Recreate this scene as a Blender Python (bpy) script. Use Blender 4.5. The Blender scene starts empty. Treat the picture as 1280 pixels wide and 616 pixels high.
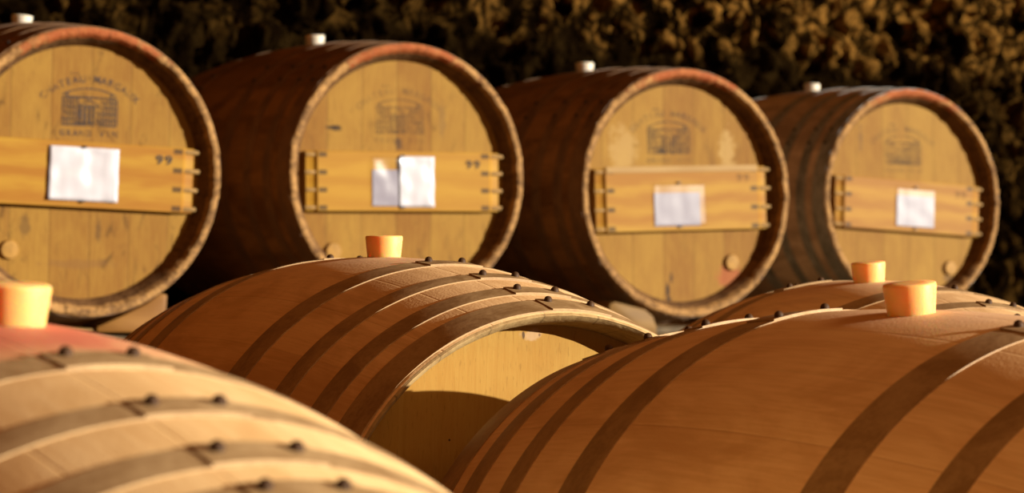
import bpy, bmesh, math, random
from mathutils import Vector, Matrix, noise

random.seed(4)
sc = bpy.context.scene
C = sc.collection
R = math.radians
PI = math.pi
Z0 = 0.785            # the lens stands this high above the cellar floor
H = 0.475             # half the length of a barrel


# ------------------------------------------------------------------ node helpers
class NT:
    def __init__(s, name):
        s.m = bpy.data.materials.new(name)
        s.m.use_nodes = True
        s.t = s.m.node_tree
        s.n = s.t.nodes
        s.b = s.n['Principled BSDF']
        s.out = s.n['Material Output']
        tc = s.n.new('ShaderNodeTexCoord')
        s.obj = tc.outputs['Object']
        sp = s.n.new('ShaderNodeSeparateXYZ')
        s.t.links.new(s.obj, sp.inputs[0])
        s.x, s.y, s.z = sp.outputs

    def link(s, a, b):
        if isinstance(a, (int, float)):
            b.default_value = a
        elif isinstance(a, (tuple, list)):
            b.default_value = (*a, 1) if len(a) == 3 and len(b.default_value) == 4 else a
        else:
            s.t.links.new(a, b)

    def math(s, op, a, b=0.0, c=0.0, clamp=False):
        n = s.n.new('ShaderNodeMath')
        n.operation = op
        n.use_clamp = clamp
        for i, v in enumerate((a, b, c)):
            s.link(v, n.inputs[i])
        return n.outputs[0]

    def vec(s, x, y, z):
        n = s.n.new('ShaderNodeCombineXYZ')
        for i, v in enumerate((x, y, z)):
            s.link(v, n.inputs[i])
        return n.outputs[0]

    def noise(s, v, scale=5, detail=3, rough=.55, dist=0.0):
        n = s.n.new('ShaderNodeTexNoise')
        s.link(v, n.inputs['Vector'])
        n.inputs['Scale'].default_value = scale
        n.inputs['Detail'].default_value = detail
        n.inputs['Roughness'].default_value = rough
        n.inputs['Distortion'].default_value = dist
        return n.outputs['Fac']

    def voro(s, v, scale=5, feature='F1'):
        n = s.n.new('ShaderNodeTexVoronoi')
        n.feature = feature
        s.link(v, n.inputs['Vector'])
        n.inputs['Scale'].default_value = scale
        return n.outputs['Distance']

    def white(s, a):
        n = s.n.new('ShaderNodeTexWhiteNoise')
        n.noise_dimensions = '1D'
        s.link(a, n.inputs['W'])
        return n.outputs['Value']

    def step(s, v, a, b, lo=0.0, hi=1.0):
        n = s.n.new('ShaderNodeMapRange')
        n.interpolation_type = 'SMOOTHSTEP'
        s.link(v, n.inputs[0])
        for i, k in enumerate((a, b, lo, hi)):
            n.inputs[i + 1].default_value = k
        return n.outputs[0]

    def mix(s, f, a, b, mode='MIX'):
        n = s.n.new('ShaderNodeMix')
        n.data_type = 'RGBA'
        n.blend_type = mode
        s.link(f, n.inputs[0])
        s.link(a, n.inputs[6])
        s.link(b, n.inputs[7])
        return n.outputs[2]

    def bump(s, h, strength=.3, dist=.002):
        n = s.n.new('ShaderNodeBump')
        n.inputs['Strength'].default_value = strength
        n.inputs['Distance'].default_value = dist
        s.link(h, n.inputs['Height'])
        s.link(n.outputs[0], s.b.inputs['Normal'])

    def set(s, **k):
        for a, v in k.items():
            s.link(v, s.b.inputs[a.replace('_', ' ')])
        return s.m


def grade(c, f):
    return tuple(v * f for v in c)


# ------------------------------------------------------------------ materials
def stave_wood(name, base, dark, rb, staves=26, seam=.5, pink=0.0, stain=(.66, .15, .10), seed=0.0, rough=.6, grime=.3, bumps=.35):
    """Curved staves round the barrel; coordinates unrolled round the barrel axis."""
    s = NT(name)
    zc = s.math('SUBTRACT', s.z, rb)
    ang = s.math('ARCTAN2', s.x, zc)
    u = s.math('MULTIPLY_ADD', ang, staves / (2 * PI), 100.37 + seed)
    wob = s.math('MULTIPLY', s.white(s.math('FLOOR', s.math('ADD', u, .5))), .3)
    uu = s.math('ADD', u, wob)
    idx = s.math('FLOOR', u)
    fr = s.math('FRACT', u)
    tone = s.white(s.math('ADD', idx, seed))
    arc = s.math('MULTIPLY', ang, rb)
    grain = s.noise(s.vec(s.math('MULTIPLY', arc, 260), s.math('MULTIPLY', s.y, 14), s.math('MULTIPLY', idx, 7.3)), 1, 4, .6, .3)
    broad = s.noise(s.vec(s.math('MULTIPLY', arc, 14), s.math('MULTIPLY', s.y, 5), seed), 1, 4, .6, .8)
    speck = s.noise(s.vec(s.math('MULTIPLY', arc, 300), s.math('MULTIPLY', s.y, 300), 2), 1, 2, .5)
    f = s.math('ADD', s.math('MULTIPLY', grain, .5), s.math('MULTIPLY', broad, .7))
    f = s.math('ADD', f, s.math('MULTIPLY', tone, .18))
    f = s.step(f, .45, .95)
    col = s.mix(f, dark, base)
    gm = s.math('MULTIPLY', s.step(broad, .56, .36), grime)
    col = s.mix(gm, col, grade(dark, .55))
    if pink:
        d = s.math('SQRT', s.math('ADD', s.math('POWER', s.math('MULTIPLY', arc, 1 / .17), 2.0),
                                  s.math('POWER', s.math('MULTIPLY', s.y, 1 / .20), 2.0)))
        d = s.math('ADD', d, s.math('MULTIPLY_ADD', broad, 1.1, -.55))
        pm = s.math('MULTIPLY', s.step(d, 1.0, .25), pink)
        col = s.mix(pm, col, stain)
    edge = s.math('MINIMUM', fr, s.math('SUBTRACT', 1.0, fr))
    sm = s.step(edge, .0, .025, 1, 0)
    col = s.mix(s.math('MULTIPLY', sm, seam), col, grade(dark, .35))
    s.set(Base_Color=col, Roughness=s.step(grain, .3, .8, rough - .08, rough + .12), Specular_IOR_Level=.2)
    hgt = s.math('ADD', s.math('MULTIPLY', grain, .35), s.math('MULTIPLY', sm, -.7))
    hgt = s.math('ADD', hgt, s.math('MULTIPLY', speck, .5))
    s.bump(hgt, bumps, .0016)
    return s.m


def head_wood(name, base, dark, seed=0.0, plank=.085, seams=.35, stains=.5, knots=(), washes=(), fleck=.35):
    """Upright planks of a barrel head; knots = dark marks, washes = (x, z, rx, rz, colour, strength)."""
    s = NT(name)
    u = s.math('MULTIPLY_ADD', s.x, 1 / plank, 50.4 + seed * .37)
    idx = s.math('FLOOR', u)
    fr = s.math('FRACT', u)
    tone = s.white(s.math('ADD', idx, seed))
    grain = s.noise(s.vec(s.math('MULTIPLY', s.x, 220), s.math('MULTIPLY', s.z, 16), s.math('MULTIPLY', idx, 3.1)), 1, 4, .6, .4)
    broad = s.noise(s.vec(s.math('MULTIPLY', s.x, 16), s.math('MULTIPLY', s.z, 9), seed), 1, 5, .62, .6)
    f = s.math('ADD', s.math('MULTIPLY', grain, .45), s.math('MULTIPLY', broad, .5))
    f = s.math('ADD', f, s.math('MULTIPLY_ADD', tone, .24, .08))
    col = s.mix(s.step(f, .38, .98), dark, base)
    blot = s.noise(s.vec(s.math('MULTIPLY', s.x, 30), s.math('MULTIPLY', s.z, 11), seed + 9), 1, 5, .65, 1.2)
    col = s.mix(s.math('MULTIPLY', s.step(blot, .55, .74), stains), col, grade(dark, .33))
    flk = s.noise(s.vec(s.math('MULTIPLY', s.x, 420), s.math('MULTIPLY', s.z, 60), idx), 1, 2, .5)
    col = s.mix(s.math('MULTIPLY', s.step(flk, .60, .72), fleck), col, grade(dark, .55))
    edge = s.math('MINIMUM', fr, s.math('SUBTRACT', 1.0, fr))
    sm = s.step(edge, .0, .03, 1, 0)
    col = s.mix(s.math('MULTIPLY', sm, seams), col, grade(dark, .4))
    warp = s.noise(s.vec(s.math('MULTIPLY', s.x, 60), s.math('MULTIPLY', s.z, 60), seed + 3), 1, 3, .6)
    for (kx, kz, rx, rz, kc, ks) in list(washes) + list(knots):
        d = s.math('SQRT', s.math('ADD', s.math('POWER', s.math('MULTIPLY', s.math('SUBTRACT', s.x, kx), 1 / rx), 2.0),
                                  s.math('POWER', s.math('MULTIPLY', s.math('SUBTRACT', s.z, kz), 1 / rz), 2.0)))
        d = s.math('ADD', d, s.math('MULTIPLY_ADD', warp, 1.6, -.8))
        col = s.mix(s.math('MULTIPLY', s.step(d, 1.0, .45), ks), col, kc)
    s.set(Base_Color=col, Roughness=.66, Specular_IOR_Level=.12)
    s.bump(s.math('ADD', s.math('MULTIPLY', grain, .5), s.math('MULTIPLY', sm, -.8)), .3, .0015)
    return s.m


def chime_wood(name, base, dark, rb, paint=0.0, seed=0.0, rough=.7):
    s = NT(name)
    ang = s.math('ARCTAN2', s.x, s.math('SUBTRACT', s.z, rb))
    n1 = s.noise(s.obj, 26 + seed, 5, .7, .6)
    n2 = s.noise(s.obj, 140, 3, .6)
    col = s.mix(s.step(s.math('ADD', s.math('MULTIPLY', n1, .75), s.math('MULTIPLY', n2, .4)), .42, .72), dark, base)
    if paint:
        a = s.math('ADD', s.math('ABSOLUTE', ang), s.math('MULTIPLY_ADD', n1, 1.4, -.7))
        col = s.mix(s.math('MULTIPLY', s.step(a, .62, .30), paint), col, (.30, .060, .015))
    u = s.math('FRACT', s.math('MULTIPLY_ADD', ang, 26 / (2 * PI), 100.37 + seed))
    sm = s.step(s.math('MINIMUM', u, s.math('SUBTRACT', 1.0, u)), 0, .03, 1, 0)
    col = s.mix(s.math('MULTIPLY', sm, .55), col, grade(dark, .3))
    s.set(Base_Color=col, Roughness=.75, Specular_IOR_Level=.15)
    s.bump(s.math('ADD', n1, n2), rough, .003)
    return s.m


def hoop_metal(name, base, dark, metallic=.55, rough=.45, rust=.4):
    s = NT(name)
    n1 = s.noise(s.obj, 18, 5, .65, .8)
    n2 = s.noise(s.obj, 160, 3, .6)
    f = s.step(s.math('ADD', s.math('MULTIPLY', n1, .8), s.math('MULTIPLY', n2, .3)), .38, .75)
    col = s.mix(f, dark, base)
    col = s.mix(s.math('MULTIPLY', s.step(n1, .58, .72), rust), col, (.14, .06, .022))
    s.set(Base_Color=col, Metallic=metallic, Roughness=s.step(n1, .3, .7, rough - .08, rough + .15))
    s.bump(n2, .15, .0008)
    return s.m


def plain(name, col, rough=.6, var=.25, scale=60, bump=.2, **k):
    s = NT(name)
    n1 = s.noise(s.obj, scale, 4, .6)
    c = s.mix(s.step(n1, .3, .7), grade(col, 1 - var), col)
    k.setdefault('Specular_IOR_Level', .15)
    s.set(Base_Color=c, Roughness=rough, **k)
    if bump:
        s.bump(n1, bump, .001)
    return s.m


def board_wood(name, base, dark, seed=0.0, pegs=True, half=.24, hh=.068):
    """Flat-sawn pine: grain along x with wide wavy figure."""
    s = NT(name)
    wob = s.noise(s.vec(s.math('MULTIPLY', s.x, 5), s.math('MULTIPLY', s.z, 9), seed), 1, 3, .5)
    v = s.math('ADD', s.math('MULTIPLY', s.z, 120), s.math('MULTIPLY', wob, 9))
    ring = s.math('SINE', v)
    grain = s.noise(s.vec(s.math('MULTIPLY', s.x, 10), s.math('MULTIPLY', s.z, 260), seed), 1, 4, .6)
    big = s.noise(s.vec(s.math('MULTIPLY', s.x, 4), s.math('MULTIPLY', s.z, 24), seed + 4), 1, 3, .6, .6)
    f = s.math('ADD', s.math('MULTIPLY', ring, .13), s.math('ADD', s.math('MULTIPLY', grain, .45), s.math('MULTIPLY', big, .5)))
    col = s.mix(s.step(f, .25, .75), dark, base)
    if pegs:      # dark cuts in the board where the pegs are driven in
        ax = s.math('ABSOLUTE', s.x)
        m1 = s.math('MULTIPLY', s.step(ax, half - .045, half - .041), s.step(ax, half - .020, half - .024))
        gap = (2 * hh - .016) / 3
        per = s.math('PINGPONG', s.math('ADD', s.z, hh - .008 + 4 * gap), gap / 2)
        m2 = s.step(per, .0045, .0065, 1, 0)
        col = s.mix(s.math('MULTIPLY', s.math('MULTIPLY', m1, m2), .8), col, (.03, .014, .005))
    s.set(Base_Color=col, Roughness=.55, Specular_IOR_Level=.12)
    s.bump(grain, .15, .001)
    return s.m


def ink(name, col, density, seed=0.0, solid=0.0):
    s = NT(name)
    n1 = s.noise(s.obj, 130 + seed, 3, .6)
    n2 = s.noise(s.obj, 22 + seed, 3, .6)
    f = s.math('ADD', s.math('MULTIPLY', n1, .5), s.math('MULTIPLY', n2, .5))
    a = s.math('MULTIPLY', s.step(f, .34 - solid, .60 - solid), density)
    s.set(Base_Color=col, Roughness=.8, Alpha=a)
    return s.m


def rock(name, pale, mid, dark):
    s = NT(name)
    q = s.vec(s.x, s.y, s.math('MULTIPLY', s.z, .72))
    wn_ = s.n.new('ShaderNodeTexNoise')
    s.link(q, wn_.inputs['Vector'])
    wn_.inputs['Scale'].default_value = 12
    wn_.inputs['Detail'].default_value = 3
    va = s.n.new('ShaderNodeVectorMath')
    va.operation = 'MULTIPLY_ADD'
    s.t.links.new(wn_.outputs['Color'], va.inputs[0])
    va.inputs[1].default_value = (.04, .04, .04)
    s.t.links.new(q, va.inputs[2])
    cell = s.voro(va.outputs[0], 13, 'DISTANCE_TO_EDGE')
    cell2 = s.voro(va.outputs[0], 30, 'DISTANCE_TO_EDGE')
    a = s.noise(q, 8, 5, .6, .1)
    b = s.noise(q, 3.0, 4, .6, .2)
    c = s.noise(s.obj, 60, 4, .65)
    # wall's light painted in: lit clumps high on the right half, shade elsewhere
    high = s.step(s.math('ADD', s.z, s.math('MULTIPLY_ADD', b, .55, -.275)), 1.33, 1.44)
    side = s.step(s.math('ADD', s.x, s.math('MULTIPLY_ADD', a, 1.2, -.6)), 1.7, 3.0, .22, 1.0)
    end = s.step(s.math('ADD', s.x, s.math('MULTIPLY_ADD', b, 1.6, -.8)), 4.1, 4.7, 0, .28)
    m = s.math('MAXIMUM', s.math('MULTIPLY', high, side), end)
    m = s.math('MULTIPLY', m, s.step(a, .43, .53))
    m = s.math('MULTIPLY', m, s.step(cell, .01, .13, .03, 1))  # crevice shade painted dark along the lump edges
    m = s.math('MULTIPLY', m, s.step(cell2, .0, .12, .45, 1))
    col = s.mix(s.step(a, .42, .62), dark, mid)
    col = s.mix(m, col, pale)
    col = s.mix(s.math('MULTIPLY', s.step(c, .35, .7), .5), col, grade((1, 1, 1), .55), 'MULTIPLY')
    s.set(Base_Color=col, Roughness=1.0, Specular_IOR_Level=0.0)
    s.bump(s.math('ADD', a, s.math('ADD', s.math('MULTIPLY', c, .3), s.math('MULTIPLY', cell, 2.0))), .8, .03)
    return s.m


# ------------------------------------------------------------------ mesh helpers
def obj(name, bm, mats, parent=None, smooth=True, ang=40):
    me = bpy.data.meshes.new(name)
    bm.normal_update()
    bm.to_mesh(me)
    bm.free()
    for m in (mats if isinstance(mats, (list, tuple)) else [mats]):
        me.materials.append(m)
    if smooth:
        for p in me.polygons:
            p.use_smooth = True
        me.set_sharp_from_angle(angle=R(ang))
    o = bpy.data.objects.new(name, me)
    C.objects.link(o)
    if parent:
        o.parent = parent
    return o


def tag(o, label=None, cat=None, group=None, kind=None):
    for k, v in (('label', label), ('category', cat), ('group', group), ('kind', kind)):
        if v:
            o[k] = v
    return o


def lathe_y(bm, prof, seg, zc, mat_of=None, jitter=None, closed=False):
    """Revolve (t, r) round the barrel axis: t runs to the front, which is -Y."""
    rings = []
    for i, (t, r) in enumerate(prof):
        ring = []
        for k in range(seg):
            a = 2 * PI * k / seg
            dr = dt = 0
            if jitter:
                dt, dr = jitter(i, a)
            ring.append(bm.verts.new(((r + dr) * math.sin(a), -(t + dt), zc + (r + dr) * math.cos(a))))
        rings.append(ring)
    n = len(prof)
    for i in range(n if closed else n - 1):
        A, B = rings[i], rings[(i + 1) % n]
        for k in range(seg):
            f = bm.faces.new((A[k], A[(k + 1) % seg], B[(k + 1) % seg], B[k]))
            if mat_of:
                f.material_index = mat_of(i)
    bmesh.ops.recalc_face_normals(bm, faces=bm.faces)
    return rings


def arc_band(bm, radfun, t1, t2, a1, a2, h0, h1, zc, seg=12, tip=0.0):
    """A piece of curved strap lying on a barrel between two angles."""
    prev = first = None
    for k in range(seg + 1):
        a = a1 + (a2 - a1) * k / seg
        sec = []
        for t, h in ((t1, h0), (t1, h1), (t2, h1), (t2, h0)):
            r = radfun(t) + h
            sec.append(bm.verts.new((r * math.sin(a), -t, zc + r * math.cos(a))))
        if prev:
            for q in range(4):
                bm.faces.new((prev[q], prev[(q + 1) % 4], sec[(q + 1) % 4], sec[q]))
        else:
            first = sec
        prev = sec
    bm.faces.new(first)
    bm.faces.new(prev)
    bmesh.ops.recalc_face_normals(bm, faces=bm.faces)


def lathe_z(bm, prof, seg, mtx=Matrix()):
    rings = []
    for r, z in prof:
        if r < 1e-6:
            rings.append([bm.verts.new(mtx @ Vector((0, 0, z)))])
        else:
            rings.append([bm.verts.new(mtx @ Vector((r * math.cos(2 * PI * k / seg), r * math.sin(2 * PI * k / seg), z))) for k in range(seg)])
    for A, B in zip(rings, rings[1:]):
        for k in range(seg):
            k2 = (k + 1) % seg
            if len(A) == 1:
                bm.faces.new((A[0], B[k], B[k2]))
            elif len(B) == 1:
                bm.faces.new((A[k], A[k2], B[0]))
            else:
                bm.faces.new((A[k], A[k2], B[k2], B[k]))
    bmesh.ops.recalc_face_normals(bm, faces=bm.faces)


def prism(bm, pts, y0, y1, mtx=Matrix()):
    """Outline in x,z pulled from y0 to y1."""
    A = [bm.verts.new(mtx @ Vector((x, y0, z))) for x, z in pts]
    B = [bm.verts.new(mtx @ Vector((x, y1, z))) for x, z in pts]
    n = len(pts)
    bm.faces.new(A)
    bm.faces.new(B[::-1])
    for k in range(n):
        bm.faces.new((A[k], B[k], B[(k + 1) % n], A[(k + 1) % n]))
    bmesh.ops.recalc_face_normals(bm, faces=bm.faces)


def slab(bm, x0, x1, y0, y1, z0, z1, mtx=Matrix()):
    prism(bm, [(x0, z0), (x1, z0), (x1, z1), (x0, z1)], y0, y1, mtx)


def bevel_all(bm, w, seg=2):
    bmesh.ops.bevel(bm, geom=list(bm.edges), offset=w, segments=seg, affect='EDGES', profile=.5)


def glyph_mesh(ch, size, bold=.024):
    cu = bpy.data.curves.new('glyph', 'FONT')
    cu.body = ch
    cu.size = size
    cu.align_x = 'CENTER'
    cu.offset = size * bold
    cu.resolution_u = 3
    o = bpy.data.objects.new('glyph', cu)
    C.objects.link(o)
    bpy.context.view_layer.update()
    me = bpy.data.meshes.new_from_object(o.evaluated_get(bpy.context.evaluated_depsgraph_get()))
    bpy.data.objects.remove(o)
    bpy.data.curves.remove(cu)
    return me


_glyphs = {}


def add_glyph(bm, ch, size, mtx):
    if ch == ' ':
        return
    if (ch, size) not in _glyphs:
        _glyphs[(ch, size)] = glyph_mesh(ch, size)
    me = _glyphs[(ch, size)]
    vs = [bm.verts.new(mtx @ v.co) for v in me.vertices]
    for p in me.polygons:
        try:
            bm.faces.new([vs[i] for i in p.vertices])
        except ValueError:
            pass


STAND = Matrix.Rotation(PI / 2, 4, 'X')      # letters drawn in x,y stand up and face -Y


# ------------------------------------------------------------------ barrels
# hoop edges measured from mid-barrel towards an end
HOOPS = ((.1434, .1884), (.2708, .3043), (.3590, .3930), (.4219, .4680))


class Spec:
    pass


def make_barrel(name, label, cat, group, pos, yaw, tilt, S):
    H, HOOPS = S.H, S.HOOPS
    """pos = middle of the barrel, measured from the lens; origin of the thing = lowest point of its bilge."""
    root = bpy.data.objects.new(name, None)
    root.empty_display_size = .1
    C.objects.link(root)
    M = Matrix.Translation(Vector((pos[0], pos[1], pos[2] + Z0))) @ Matrix.Rotation(R(yaw), 4, 'Z') @ Matrix.Rotation(R(-tilt), 4, 'X') @ Matrix.Translation((0, 0, -S.Rb))
    root.matrix_world = M
    tag(root, label, cat, group)
    zc = S.Rb

    def rad(t):
        return S.Rr + (S.Rb - S.Rr) * (1 - (t / H) ** 2)

    # ---- staves
    bm = bmesh.new()
    inside = [(H - S.rec - .03, S.Rin - .004), (H - S.rec + .004, S.Rin), (H - .012, S.Re - .006), (H - .0015, S.Re), (H, S.Re + .002)]
    outer = [(H, S.Rr - .003), (H - .002, S.Rr)]
    half = inside + outer
    mid = [(H * (1 - 2 * k / 40), rad(H * (1 - 2 * k / 40))) for k in range(1, 40)]
    prof = half + mid + [(-t, r) for t, r in reversed(half)]
    nh = len(half)

    def mat_of(i):
        j = min(i, len(prof) - 2 - i)
        return 2 if j < 2 else (1 if j < nh - 1 else 0)

    rough = S.rough

    def jit(i, a):
        j = min(i, len(prof) - 1 - i)
        if rough and 2 <= j < nh:
            v = Vector((math.sin(a) * 14, math.cos(a) * 14, S.seed * 3 + (0 if i < nh else 9)))
            n1 = noise.noise(v) * .6 + noise.noise(v * 3.1) * .55
            n2 = noise.noise(v * 1.7 + Vector((5, 1, 2)))
            sg = 1 if i < nh else -1
            return sg * min(0, n1 * rough * 1.3 - rough * .2), (n2 * rough * .5 if j > nh - 3 else n2 * rough * .8)
        return 0, 0
    lathe_y(bm, prof, S.seg, zc, mat_of, jit)
    obj('body', bm, [S.m_body, S.m_chime, S.m_inner], root, ang=50)

    # ---- two heads, the near one marked
    heads = []
    for sgn in (1, -1):
        bm = bmesh.new()
        y = -sgn * (H - S.rec)
        seg = 96
        fr = [bm.verts.new(((S.Rin + .001) * math.sin(2 * PI * k / seg), y, zc + (S.Rin + .001) * math.cos(2 * PI * k / seg))) for k in range(seg)]
        bk = [bm.verts.new((v.co.x, y + sgn * .02, v.co.z)) for v in fr]
        bm.faces.new(fr)
        bm.faces.new(bk[::-1])
        for k in range(seg):
            bm.faces.new((fr[k], bk[k], bk[(k + 1) % seg], fr[(k + 1) % seg]))
        bmesh.ops.recalc_face_normals(bm, faces=bm.faces)
        heads.append(obj('head', bm, S.m_head if sgn == 1 else S.m_inner, root, ang=30))

    # ---- hoops with lap joint and two rivets each
    for sgn in (1, -1):
        for q, (t1, t2) in enumerate(HOOPS):
            bm = bmesh.new()
            th = .0012
            prf = [(sgn * t1, rad(t1) - .002), (sgn * t1, rad(t1) + th), (sgn * (t1 + t2) / 2, rad((t1 + t2) / 2) + th + .0004),
                   (sgn * t2, rad(t2) + th), (sgn * t2, rad(t2) - .002)]
            lathe_y(bm, prf, S.seg, zc, closed=True)
            a1, a2 = S.rivets.get((sgn, q), S.rivets['any'])
            a1, a2 = R(a1), R(a2)
            arc_band(bm, lambda t: rad(abs(t)), sgn * (t1 + .001), sgn * (t2 - .001), a1 - R(2.2), a2 + R(2.2), .001, th + .0016, zc)
            hp = obj('hoop', bm, S.m_hoop, root, ang=35)
            tr = sgn * (t1 + .011 if t2 - t1 > .04 else (t1 + t2) / 2 - .004)
            for a in (a1, a2):
                bm = bmesh.new()
                r0 = rad(abs(tr)) + th + .0018
                mtx = Matrix.Translation((r0 * math.sin(a), -tr, zc + r0 * math.cos(a))) @ Matrix.Rotation(a, 4, 'Y')
                lathe_z(bm, [(.0048, -.001), (.0047, .0018), (.0037, .0040), (.0020, .0052), (0, .0056)], 14, mtx)
                obj('rivet', bm, S.m_rivet, hp, ang=60)

    # ---- bung
    bm = bmesh.new()
    r1, hb = S.bung_r, S.bung_h
    rot = Matrix.Translation((0, 0, zc)) @ Matrix.Rotation(R(S.broll), 4, 'Y') @ Matrix.Translation((0, 0, S.Rb))
    lathe_z(bm, [(0, -.02), (r1 * .80, -.02), (r1 * .88, 0), (r1 * .985, hb - .003), (r1 * .97, hb - .0008), (r1 * .93, hb), (r1 * .5, hb + .0003), (0, hb + .0003)], 48, rot)
    tag(obj('bung', bm, S.m_bung, root, ang=45), S.bung_label)
    S.root, S.head, S.zc = root, heads[0], zc
    S.yh = -(H - S.rec)
    return root


def stamp(S, u0, dens, seed, roll):
    """Cellar stamp: arched words over a little mansion, two words below."""
    bm = bmesh.new()
    yh = S.yh - .0006
    base = Matrix.Translation((0, yh, S.zc)) @ Matrix.Rotation(R(roll), 4, 'Y') @ Matrix.Translation((u0, 0, 0))
    R0, v0 = .150, .037
    word = 'CHATEAU MARGAUX'
    n = len(word)
    for i, ch in enumerate(word):
        a = R(-40.5 + 81 * i / (n - 1))
        add_glyph(bm, ch, .0205, base @ Matrix.Translation((0, 0, v0)) @ Matrix.Rotation(a, 4, 'Y') @ Matrix.Translation((0, 0, R0)) @ STAND)
    # circumflex over the first word
    for (x, z) in ((-.034, .203),):
        slab(bm, x - .010, x + .010, 0, .0002, z, z + .0022, base)
    for i, ch in enumerate('GRAND VIN'):
        add_glyph(bm, ch, .0165, base @ Matrix.Translation((-.058 + .0145 * i, 0, .075)) @ STAND)

    def bar(x0, x1, z0, z1):
        slab(bm, x0, x1, 0, .0002, z0, z1, base)
    # arched rule
    for k in range(24):
        a1 = R(-26 + 52 * k / 24)
        a2 = R(-26 + 52 * (k + 1) / 24)
        prism(bm, [((R0 - .012) * math.sin(a1), v0 + (R0 - .012) * math.cos(a1)), ((R0 - .012) * math.sin(a2), v0 + (R0 - .012) * math.cos(a2)),
                   ((R0 - .0145) * math.sin(a2), v0 + (R0 - .0145) * math.cos(a2)), ((R0 - .0145) * math.sin(a1), v0 + (R0 - .0145) * math.cos(a1))], 0, .0002, base)
    # mansion: wings, portico with columns, pediment, steps
    bar(-.060, .060, .153, .157)
    bar(-.060, .060, .096, .0985)
    for x in [-.060 + .0067 * k for k in range(6)] + [.0265 + .0067 * k for k in range(6)]:
        bar(x, x + .0030, .0985, .153)
    for z in (.108, .121, .134, .1445):
        bar(-.060, -.024, z, z + .0016)
        bar(.024, .060, z, z + .0016)
    for x in (-.022, -.0125, -.003, .0065, .016):
        bar(x, x + .0062, .0985, .137)
    bar(-.024, .024, .137, .1395)
    prism(bm, [(-.026, .1395), (-.021, .1395), (0, .1475), (.021, .1395), (.026, .1395), (0, .151)], 0, .0002, base)
    bar(-.034, .034, .1005, .1035)
    # one small figure of trees each side
    for x in (-.052, .045):
        bar(x, x + .006, .1585, .163)
    o = obj('stamp_lettering', bm, ink('stamp_ink_%d' % seed, (.035, .020, .016), dens, seed), S.head, smooth=False)
    tag(o, 'faded dark stamp of arched words over a small mansion')
    return o


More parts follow.
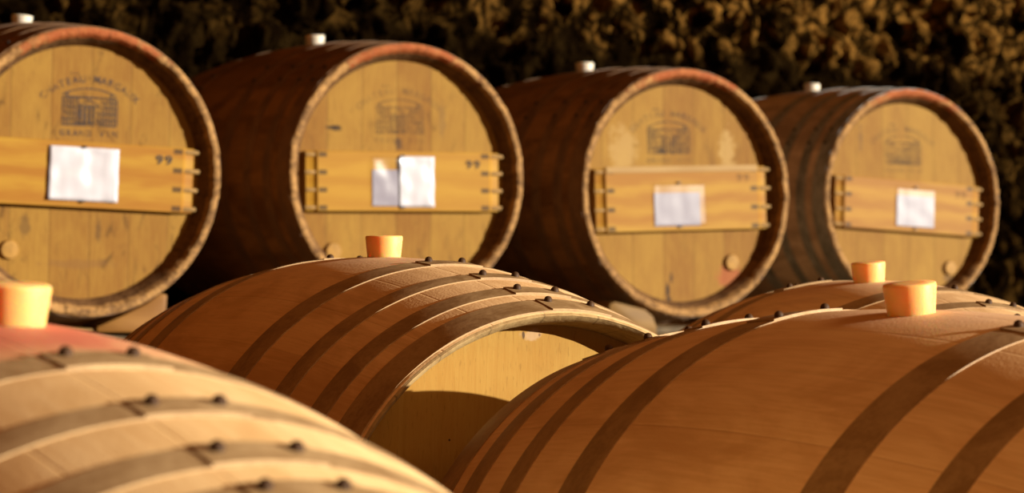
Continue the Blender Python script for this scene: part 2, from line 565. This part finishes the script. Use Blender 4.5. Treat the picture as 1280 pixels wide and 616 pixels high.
def crossbar(S, roll, z0, z1, sleeve, paper, strip=False, num=.5, seed=0, half=.247):
    """Pine board across the head, pegged at both ends, with the cellar paper in its plastic sleeve."""
    th = .020
    yb = S.yh
    M0 = Matrix.Translation((0, 0, S.zc)) @ Matrix.Rotation(R(roll), 4, 'Y')
    bm = bmesh.new()
    zm, hh = (z0 + z1) / 2, (z1 - z0) / 2
    # plan outline x,y then pulled in z; thins at both ends
    out = [(-half, -.0125), (-half + .022, -.0145), (-half + .026, -th), (half - .026, -th), (half - .022, -.0145), (half, -.0125), (half, 0), (-half, 0)]
    A = [bm.verts.new((x, y, -hh)) for x, y in out]
    B = [bm.verts.new((x, y, hh)) for x, y in out]
    bm.faces.new(A)
    bm.faces.new(B[::-1])
    for k in range(len(out)):
        bm.faces.new((A[k], B[k], B[(k + 1) % len(out)], A[(k + 1) % len(out)]))
    bmesh.ops.recalc_face_normals(bm, faces=bm.faces)
    bmesh.ops.bevel(bm, geom=list(bm.edges), offset=.0012, segments=1, affect='EDGES')
    cb = obj('crossbar', bm, S.m_board, S.root, ang=25)
    cb.matrix_local = M0 @ Matrix.Translation((0, yb, zm))
    tag(cb, 'pale pine crossbar pegged across the head')
    if strip:
        bm = bmesh.new()
        slab(bm, -half + .028, half - .028, -th - .0012, -th + .006, hh - .012, hh + .004)
        bevel_all(bm, .001, 1)
        tag(obj('edge_strip', bm, S.m_strip, cb, ang=25), 'paler wood strip on the top edge')
    for sx in (-1, 1):
        for k in range(4):
            z = -hh + .008 + (2 * hh - .016) * k / 3
            bm = bmesh.new()
            mtx = Matrix.Translation((sx * (half - .024), -.0125, z)) @ Matrix.Rotation(sx * PI / 2, 4, 'Y')
            L = (.034 if sx > 0 else .026) + random.uniform(-.003, .003)
            lathe_z(bm, [(0, 0), (.0044, 0), (.0052, .004), (.0052, L - .003), (.0044, L), (0, L)], 12, mtx)
            obj('peg', bm, S.m_peg, cb, ang=40)
    # paper in front of the board, then the sleeve over it
    yf = -th
    if paper:
        (x0, x1, p0, p1) = paper
        bm = bmesh.new()
        slab(bm, x0, x1, yf - .0016, yf - .0010, p0 - zm, p1 - zm)
        tag(obj('paper_sheet', bm, MAT['paper'], cb, smooth=False), 'blank white paper sheet')
    (x0, x1, p0, p1, opaque) = sleeve
    bm = bmesh.new()
    nx, nz = 20, 14
    g = []
    for j in range(nz + 1):
        row = []
        for i in range(nx + 1):
            u, v = i / nx, j / nz
            x = x0 + (x1 - x0) * u
            z = p0 + (p1 - p0) * v - zm
            w = noise.noise(Vector((x * 26, z * 26, seed * 3.3))) * .0042 + noise.noise(Vector((x * 60, z * 22, seed))) * .0014
            edge = min(u, 1 - u, v, 1 - v)
            if edge < .08:
                x += noise.noise(Vector((z * 40, seed, 2))) * .0016
            row.append(bm.verts.new((x, yf - .0042 + (w if opaque else w * .2), z)))
        g.append(row)
    for j in range(nz):
        for i in range(nx):
            f = bm.faces.new((g[j][i], g[j][i + 1], g[j + 1][i + 1], g[j + 1][i]))
            c = (i + .5) / nx
            f.material_index = 1 if (opaque == 'both' or (opaque == 'right' and c > .47)) else 0
    bmesh.ops.recalc_face_normals(bm, faces=bm.faces)
    sl = obj('label_sleeve', bm, [MAT['sleeve'], MAT['sleeve_glare']], cb, ang=60)
    md = sl.modifiers.new('thickness', 'SOLIDIFY')
    md.thickness = .0006
    tag(sl, 'shiny clear plastic sleeve')
    for z in (p1 - zm + .001, p0 - zm - .001):
        bm = bmesh.new()
        slab(bm, (x0 + x1) / 2 - .0035, (x0 + x1) / 2 + .0035, yf - .0062, yf - .0004, z - .0022, z + .0022)
        obj('staple', bm, MAT['dark_metal'], cb, smooth=False)
    bm = bmesh.new()
    for i, ch in enumerate('99'):
        add_glyph(bm, ch, .0262, Matrix.Translation((half - .082 + .021 * i, yf - .0012, hh - .036)) @ Matrix.Diagonal((1.3, 1, 1, 1)) @ STAND)
    tag(obj('number_mark', bm, ink('number_ink_%d' % seed, (.03, .018, .012), num, seed + 5, .22), cb, smooth=False), 'small dark stencilled number')


def tap_plug(S, x, z, r=.02):
    bm = bmesh.new()
    mtx = Matrix.Translation((x, S.yh, S.zc + z)) @ Matrix.Rotation(PI / 2, 4, 'X')
    lathe_z(bm, [(0, -.005), (r, -.005), (r, .004), (r * .9, .008), (r * .5, .0086), (0, .0086)], 28, mtx)
    tag(obj('tap_plug', bm, S.m_plug, S.root, ang=40), 'round pale wooden plug in the head')


MAT = {}
MAT['dark_metal'] = plain('dark_metal', (.05, .04, .035), .5, .3, 80, .1, Metallic=.6)
MAT['paper'] = plain('paper', (.235, .225, .295), .7, .03, 40, .05)
MAT['sleeve_glare'] = plain('white_sleeve_glare', (0.492, 0.4756, 0.5248), .24, .05, 30, .5, Specular_IOR_Level=.5)  # opaque white: glare on the clear sleeve, painted as colour
s = NT('clear_sleeve')
glo = s.n.new('ShaderNodeBsdfGlossy')
glo.inputs['Roughness'].default_value = .38
tra = s.n.new('ShaderNodeBsdfTransparent')
tra.inputs['Color'].default_value = (.97, .96, .95, 1)
mx = s.n.new('ShaderNodeMixShader')
mx.inputs[0].default_value = .015
s.t.links.new(tra.outputs[0], mx.inputs[1])
s.t.links.new(glo.outputs[0], mx.inputs[2])
s.t.links.new(mx.outputs[0], s.out.inputs['Surface'])
MAT['sleeve'] = s.m


def silicone(name, col, rad=(.03, .014, .004)):
    s = NT(name)
    n1 = s.noise(s.obj, 40, 3, .6)
    c = s.mix(s.step(n1, .3, .7), grade(col, .92), col)
    s.set(Base_Color=c, Roughness=.45, Subsurface_Weight=1.0, Subsurface_Radius=rad, Subsurface_Scale=1.0, Specular_IOR_Level=.3)
    return s.m


MAT['amber_bung'] = silicone('amber_silicone', (.90, .52, .18), (.020, .0030, .0006))
MAT['white_bung'] = silicone('white_silicone', (.60, .55, .46), (.012, .009, .006))

# ---------------- old barrels, back row
PALE = (.272, .149, .0235)
BROWN = (.176, .074, .0105)
OLD = [
    dict(label='aged barrel with sharp dark stamp and crumpled glare-painted plastic sleeve on its crossbar', pos=(-1.112, 6.5873, .1082), yaw=29.61, tilt=.09,
         broll=4.2, roll=1.6, bz=(-.074, .062), sleeve=(-.080, .073, -.060, .051, 'both'), paper=None, su=.014, dens=.92, sroll=.5, num=1.0, plug=(-.155, -.163),
         board=((0.328, 0.1763, 0.0164), (0.2542, 0.1025, 0.0074)), body=((.27, .125, .032), (.14, .060, .014)), hoop=((.20, .095, .028), (.10, .045, .014)), stains=.75,
         knots=((-.12, .345 + -.115, .014, .03, (.06, .03, .012), .5), (.04, .345 - .12, .008, .035, (.06, .03, .012), .55), (.0, .345 - .19, .10, .012, (.16, .075, .02), .5)), washes=()),
    dict(label='aged barrel with worn-away stamp and black knot, its sleeve half paper half painted white glare', pos=(-.4702, 7.1864, .114), yaw=29.6, tilt=1.4,
         broll=-1.6, roll=-1.0, bz=(-.081, .054), sleeve=(-.087, .073, -.071, .044, 'right'), paper=(-.084, -.006, -.069, .013), su=-.004, dens=.26, sroll=-1, num=.8, plug=(-.172, -.174),
         board=((0.3362, 0.1804, 0.0164), (0.287, 0.1353, 0.0098)), body=((.27, .125, .032), (.14, .060, .014)), hoop=((.20, .095, .028), (.10, .045, .014)), stains=.45,
         knots=((-.168, .345 + .105, .022, .008, (.025, .014, .008), .95), (.105, .345 + .13, .012, .05, (.14, .075, .025), .45), (-.008, .345 + .075, .012, .020, (.06, .03, .015), .8)), washes=()),
    dict(label='aged barrel with white paper on its crossbar and dark split low in its head', pos=(.184, 7.6301, .0867), yaw=30.15, tilt=2.24,
         broll=-.1, roll=-2.3, bz=(-.091, .062), sleeve=(-.090, .063, -.080, .024, None), paper=(-.086, .046, -.079, .001), su=-.026, dens=.5, sroll=-2, num=.3, plug=(.152, -.166),
         board=((0.328, 0.1763, 0.0172), (0.2542, 0.1066, 0.0082)), body=((.29, .145, .050), (.14, .066, .022)), hoop=((.22, .12, .05), (.10, .05, .02)), stains=.25,
         knots=((-.033, .345 - .235, .007, .022, (.03, .015, .008), .95), (-.022, .345 - .205, .006, .016, (.05, .025, .01), .8), (-.030, .345 - .255, .010, .008, (.03, .015, .008), .9)),
         washes=((-.16, .345 + .10, .05, .07, (.36, .235, .085), .55), (.14, .345 + .11, .03, .06, (.38, .25, .09), .6), (.15, .345 - .20, .05, .035, (.27, .062, .025), .65))),
    dict(label='aged grey-sided barrel with grey hoops and white paper, at the row end beside bare rock', pos=(.8365, 8.4668, .0879), yaw=31.19, tilt=2.73,
         broll=2.7, roll=2.4, bz=(-.086, .052), sleeve=(-.050, .088, -.076, .034, None), paper=(-.046, .083, -.071, .012), su=-.008, dens=.34, sroll=0, num=.3, plug=(.15, -.182),
         board=((0.3198, 0.164, 0.0156), (0.246, 0.1025, 0.0074)), body=((.58, .44, .33), (.36, .26, .19)), hoop=((.34, .34, .33), (.12, .12, .115)), stains=.15,
         knots=((-.15, .345 + .165, .006, .045, (.10, .05, .02), .7), (.15, .345 - .21, .03, .012, (.08, .04, .02), .6)), washes=()),
]
CAT = 'barrel'
for i, d in enumerate(OLD):
    S = Spec()
    S.H, S.HOOPS = H, HOOPS
    S.Rr, S.Rb, S.Rin, S.Re, S.rec = .2985, .3268, .263, .2835, .040
    S.rough, S.seg, S.seed = .005, 168, i + 1.0
    S.bung_r, S.bung_h, S.broll = .0235, .024, d['broll']
    S.bung_label = 'small white bung'
    S.rivets = {'any': (-40 - i * 7, -32 - i * 7)}
    S.m_body = stave_wood('old_stave_%d' % i, d['body'][0], d['body'][1], S.Rb, 24, .4, 0, (0, 0, 0), i * 3.0, .55, .4)
    S.m_chime = chime_wood('old_chime_%d' % i, (0.3772, 0.205, 0.0697), (0.1066, 0.0508, 0.018), S.Rb, .7, i)
    S.m_inner = chime_wood('old_chime_inside_%d' % i, (.15, .075, .028), (.07, .032, .012), S.Rb, 0, i + .5)
    kn = [(a, b - .345 + S.Rb, c, e, f, g) for a, b, c, e, f, g in d['knots']]
    ws = [(a, b - .345 + S.Rb, c, e, f, g) for a, b, c, e, f, g in d['washes']]
    S.m_head = head_wood('old_head_%d' % i, PALE, BROWN, 3.7 * i + 1, .088, .4, d['stains'], kn, ws, .15)
    S.m_hoop = hoop_metal('old_hoop_%d' % i, d['hoop'][0], d['hoop'][1], .1, .68, .2)
    S.m_rivet = MAT['dark_metal']
    S.m_bung = MAT['white_bung']
    S.m_board = board_wood('old_crossbar_%d' % i, d['board'][0], d['board'][1], i * 5.0, hh=(d['bz'][1] - d['bz'][0]) / 2)
    S.m_strip = board_wood('old_strip_%d' % i, (0.328, 0.205, 0.0738), (0.2706, 0.1558, 0.0492), i, False)
    S.m_peg = plain('old_peg_%d' % i, (0.2952, 0.1722, 0.0574), .6, .3, 90)
    S.m_plug = plain('old_plug_%d' % i, (.36, .19, .04), .6, .3, 60)
    make_barrel('aged_barrel' if i == 0 else 'aged_barrel.%03d' % i, d['label'], CAT, 'aged barrels in the row along the rock wall', d['pos'], d['yaw'], d['tilt'], S)
    stamp(S, d['su'], d['dens'], i, d['sroll'])
    crossbar(S, d['roll'], d['bz'][0], d['bz'][1], d['sleeve'], d['paper'], i == 2, d['num'], i)
    tap_plug(S, *d['plug'])

# ---------------- new barrels in front
NEW = [
    dict(label='pale oak barrel with red wine stain around its bung, cut off at bottom left', pos=(-.3578, 2.049, -.4262), yaw=31.73, tilt=-3.71, broll=1.4, pink=.85, seg=160,
         riv={(1, 0): (-3, 4.5), (1, 1): (-3, 4.5), (1, 2): (-3, 6), (1, 3): (-3, 6), 'any': (-3, 5)}, hoop=((.50, .34, .165), (.33, .20, .085)), base=(.85, .60, .30), dark=(.70, .43, .18)),
    dict(label='new oak barrel in sharp focus, its plain unmarked pale head half in shade', k=.965, pos=(-0.1531, 3.7449, -0.3794), yaw=27.95, tilt=.39, broll=-1.06, pink=.28, seg=192,
         riv={(1, 0): (-3, 4.5), (1, 1): (-1.5, 6), (1, 2): (-1.5, 7.5), (1, 3): (0, 10.5), 'any': (-2, 5)}, hoop=((.42, .27, .12), (.24, .135, .05)), base=(.84, .56, .28), dark=(.62, .36, .15)),
    dict(label='large new oak barrel with broad bare orange belly, big amber bung and pinkish top', k=1.043, pos=(0.4150, 2.8458, -0.4399), yaw=33.19, tilt=-.23, broll=-7.0, pink=.42, seg=192,
         riv={(1, 0): (-9, -1), (-1, 0): (-12, -3), (-1, 1): (-10.5, -1.5), (-1, 2): (-12, -3), (-1, 3): (-13.5, -4.5), 'any': (-10, -2)}, hoop=((.40, .25, .11), (.24, .135, .05)), base=(.84, .57, .29), dark=(.66, .38, .16)),
    dict(label='new oak barrel mostly hidden behind the big orange-bellied one, only top and bung showing', pos=(.536, 4.2425, -.4163), yaw=16.3, tilt=-.85, broll=-5.3, pink=.35, seg=128,
         riv={(1, 0): (-3, 4.5), (1, 1): (3, 9), (-1, 0): (-15, -7), 'any': (-5, 3)}, hoop=((.42, .27, .12), (.26, .15, .06)), base=(.84, .57, .29), dark=(.64, .37, .16)),
]
for i, d in enumerate(NEW):
    S = Spec()
    k = d.get('k', 1.0)      # casks differ a little in size
    S.H, S.HOOPS = H * k, tuple((p * k, q * k) for p, q in HOOPS)
    S.Rr, S.Rb, S.Rin, S.Re, S.rec = .2985 * k, .3588 * k, .2835 * k, .2940 * k, .050 * k
    S.rough, S.seg, S.seed = .0008, d['seg'], i + 7.0
    S.bung_r, S.bung_h, S.broll = .0247 * k, .0275 * k, d['broll']
    S.bung_label = 'tapered amber silicone bung'
    S.rivets = d['riv']
    S.m_body = stave_wood('new_stave_%d' % i, d['base'], d['dark'], S.Rb, 27, .10, d['pink'], (.58, .13, .09) if i == 0 else (.88, .60, .43), i * 2.0 + 31, .62, .15, .35)
    S.m_chime = chime_wood('new_chime_%d' % i, (0.41, 0.2788, 0.123), (0.2952, 0.1804, 0.0738), S.Rb, 0, i + 2, .25)
    S.m_inner = chime_wood('new_chime_inside_%d' % i, (.34, .215, .095), (.25, .15, .065), S.Rb, 0, i + 2.5, .2)
    kn = [(-.014, S.Rb + .262, .016, .008, (.47, .31, .19), .55), (-.0265, S.Rb + .262, .0022, .006, (.06, .03, .015), .9),
          (-.006, S.Rb + .262, .002, .0025, (.10, .05, .03), .7), (-.118, S.Rb + .145, .0022, .0022, (.03, .015, .01), 1.0)] if i == 1 else []
    S.m_head = head_wood('new_head_%d' % i, (0.3772, 0.2198, 0.0459), (0.3116, 0.1517, 0.0246), 2.2 + i, .30, .05, .10, kn, (), .4)
    S.m_hoop = hoop_metal('new_hoop_%d' % i, d['hoop'][0], d['hoop'][1], .2, .55, .12)
    S.m_rivet = plain('rivet_%d' % i, (.07, .034, .015), .6, .3, 200, .1)
    S.m_bung = MAT['amber_bung']
    make_barrel('oak_barrel' if i == 0 else 'oak_barrel.%03d' % i, d['label'], CAT, 'new oak barrels on the cellar floor', d['pos'], d['yaw'], d['tilt'], S)

# ------------------------------------------------------------------ the cellar
# earthen floor, worn into a low seat under each barrel
seats = [(d['pos'][0], d['pos'][1], d['pos'][2] - .3588 * d.get('k', 1.0) + Z0) for d in NEW]
bm = bmesh.new()
nx, ny = 70, 110
X0, X1, Y0, Y1 = -3.2, 5.2, -1.2, 11.5
g = []
for j in range(ny + 1):
    row = []
    for i in range(nx + 1):
        x, y = X0 + (X1 - X0) * i / nx, Y0 + (Y1 - Y0) * j / ny
        w = [1 / ((x - a) ** 2 + (y - b) ** 2 + .02) ** 2 for a, b, c in seats]
        z = sum(q * c for q, (a, b, c) in zip(w, seats)) / sum(w)
        near = min(1, min(math.hypot(x - a, y - b) for a, b, c in seats) / .7)
        z += noise.fractal(Vector((x * 3, y * 3, 0)), 1, 2, 4) * .01 * near - .003
        row.append(bm.verts.new((x, y, z)))
    g.append(row)
for j in range(ny):
    for i in range(nx):
        bm.faces.new((g[j][i], g[j][i + 1], g[j + 1][i + 1], g[j + 1][i]))
tag(obj('floor', bm, plain('earth_floor', (.15, .095, .05), .95, .5, 14, .6), ang=80), kind='structure')

# direction of the back row and of the rock wall behind it
WA = R(41)
wd = Vector((math.cos(WA), math.sin(WA), 0))
wn = Vector((math.sin(WA), -math.cos(WA), 0))      # out of the wall, into the cellar
P = Vector((-1.70, 7.36, 0))
ROW = Matrix.Translation(P) @ Matrix.Rotation(WA, 4, 'Z')   # x along the wall, -y into the cellar

RAIL_TOP = Z0 - .227
LEDGE = Z0 - .242
bm = bmesh.new()
ledge_front = -1.64
nxx = 90
prof = [(.35, 0), (.35, LEDGE), (ledge_front + .03, LEDGE), (ledge_front, LEDGE - .03), (ledge_front, -.02)]
rows = []
for i in range(nxx + 1):
    x = -1.6 + 8.4 * i / nxx
    rr = []
    for k, (y, z) in enumerate(prof):
        n1 = noise.noise(Vector((x * 2.5, k * 1.7, 3))) * .012 if k >= 2 else 0
        rr.append(bm.verts.new((x, y + n1, z)))
    rows.append(rr)
for a, b in zip(rows, rows[1:]):
    for k in range(len(prof) - 1):
        bm.faces.new((a[k], b[k], b[k + 1], a[k + 1]))
bm.faces.new(rows[0])
bm.faces.new(rows[-1][::-1])
bmesh.ops.recalc_face_normals(bm, faces=bm.faces)
o = obj('trim_1', bm, plain('limestone', (.30, .19, .08), .9, .45, 22, .5), ang=40)
o.matrix_world = ROW
tag(o, 'low limestone ledge carrying the aged barrels', None, None, 'structure')

# dark rail on the ledge under the near ends of the aged barrels
bm = bmesh.new()
slab(bm, -.9, 5.2, -1.305, -1.245, LEDGE, RAIL_TOP)
bevel_all(bm, .003, 2)
o = obj('timber_rail', bm, plain('rail_wood', (.12, .085, .05), .8, .4, 30, .4), ang=30)
o.matrix_world = ROW
tag(o, 'weathered dark timber rail lying on the stone ledge under the aged barrels', 'rail')


# wedges and a shim
def chock(name, label, x, y, z, yaw, pts, depth, mat):
    bm = bmesh.new()
    prism(bm, pts, -depth / 2, depth / 2)
    bevel_all(bm, .003, 2)
    o = obj(name, bm, mat, ang=30)
    o.location = (x, y, z)
    o.rotation_euler = (0, 0, R(yaw))
    tag(o, label, 'wedge')
    return o


ch1 = board_wood('chock_wood', (0.2214, 0.1025, 0.0213), (0.164, 0.0697, 0.0131), 3, False)
ch2 = board_wood('chock_wood_pale', (0.1968, 0.1107, 0.0312), (0.1476, 0.0779, 0.0197), 8, False)
chock('wooden_chock', 'triangular wooden chock under the barrel with the glare-painted plastic sleeve', -.818, 6.405, RAIL_TOP, 30,
      [(-.09, 0), (.065, 0), (.070, .080), (.055, .084), (.02, .060), (-.04, .032), (-.09, .012)], .09, ch1)
chock('wooden_chock.001', 'round-nosed wooden chock wedged under the barrel with a dark split in its head', .272, 7.131, LEDGE, 30,
      [(-.065, 0), (.068, 0), (.070, .022), (.058, .050), (.035, .066), (-.05, .084), (-.065, .078)], .07, ch2)
chock('wooden_shim', 'thin pale wooden shim on the rail under the barrel with the sharp dark stamp', -.935, 6.335, RAIL_TOP, 30,
      [(-.05, 0), (.07, 0), (.07, .007), (-.05, .011)], .07, ch2)

# rough rock wall
bm = bmesh.new()
xs = [-2.0 + .10 * k for k in range(16)] + [-.4 + .013 * k for k in range(440)] + [5.4 + .12 * k for k in range(12)]
zs = [-.05 + .08 * k for k in range(7)] + [.51 + .013 * k for k in range(118)] + [2.06 + .12 * k for k in range(9)]


def rockd(x, z):
    v = Vector((x, 0, z * .8))
    big = noise.fractal(v * 1.6 + Vector((3, 1, 7)), 1.0, 2.0, 3) * .10
    q = Vector((x, 0, z * .72))
    q += Vector((noise.noise(v * 9), 0, noise.noise(v * 9 + Vector((9, 2, 4))))) * .022
    d, _ = noise.voronoi(q * 11.0)
    lump = min(d[1] - d[0], .45) * .15
    d2, _ = noise.voronoi(q * 25.0 + Vector((4, 0, 2)))
    lump2 = min(d2[1] - d2[0], .5) * .050
    fine = noise.fractal(v * 22, .9, 2.1, 4) * .010
    return big + lump + lump2 + fine


g = []
for z in zs:
    g.append([bm.verts.new((x, -rockd(x, z), z)) for x in xs])
for j in range(len(zs) - 1):
    for i in range(len(xs) - 1):
        bm.faces.new((g[j][i], g[j][i + 1], g[j + 1][i + 1], g[j + 1][i]))
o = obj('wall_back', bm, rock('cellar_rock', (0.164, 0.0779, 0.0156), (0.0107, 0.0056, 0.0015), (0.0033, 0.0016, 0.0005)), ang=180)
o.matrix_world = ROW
tag(o, kind='structure')

# ------------------------------------------------------------------ light
# low sun through the open cellar door
sun = bpy.data.lights.new('sun', 'SUN')
sun.energy = 9.6
sun.color = (1.0, .93, .78)
sun.angle = R(.6)
so = bpy.data.objects.new('sun', sun)
C.objects.link(so)
AZ, EL = R(76), R(12)
L = Vector((math.sin(AZ) * math.cos(EL), -math.cos(AZ) * math.cos(EL), math.sin(EL)))
so.rotation_euler = L.to_track_quat('Z', 'Y').to_euler()
# warm fill lamp added out of view on the right, lifting tops and head shadow
fill = bpy.data.lights.new('fill_light', 'AREA')
fill.shape = 'RECTANGLE'
fill.size, fill.size_y = 1.1, .8
fill.energy = 26
fill.color = (1.0, .60, .28)
fo = bpy.data.objects.new('fill_light', fill)
C.objects.link(fo)
fo.location = (2.9, 2.3, Z0 + 1.8)
fo.rotation_euler = (Vector(fo.location) - Vector((.3, 2.9, Z0 - .1))).to_track_quat('Z', 'Y').to_euler()

w = bpy.data.worlds.new('cellar_air')
sc.world = w
w.use_nodes = True
bg = w.node_tree.nodes['Background']
bg.inputs['Color'].default_value = (1.0, .295, .055, 1)
bg.inputs['Strength'].default_value = .20

# ------------------------------------------------------------------ camera
cam = bpy.data.cameras.new('camera')
co = bpy.data.objects.new('camera', cam)
C.objects.link(co)
cam.sensor_width = 36
cam.lens = 3739.12 / 1280 * 36
cam.clip_start = .05
pt, rl = R(-.2598), R(1.1056)
fwd = Vector((0, math.cos(pt), math.sin(pt)))
up0 = Vector((0, -math.sin(pt), math.cos(pt)))
rt0 = Vector((1, 0, 0))
rt = rt0 * math.cos(rl) + up0 * math.sin(rl)
up = -rt0 * math.sin(rl) + up0 * math.cos(rl)
m = Matrix((rt, up, -fwd)).transposed().to_4x4()
m.translation = (0, 0, Z0)
co.matrix_world = m
cam.dof.use_dof = True
cam.dof.focus_distance = 3.38
cam.dof.aperture_fstop = 10.0
sc.camera = co

sc.view_settings.view_transform = 'Standard'
sc.view_settings.look = 'None'
sc.view_settings.gamma = 1
sc.view_settings.use_curve_mapping = False
sc.view_settings.exposure = 0
sc.cycles.use_denoising = True
sc.cycles.max_bounces = 8
sc.cycles.transparent_max_bounces = 8
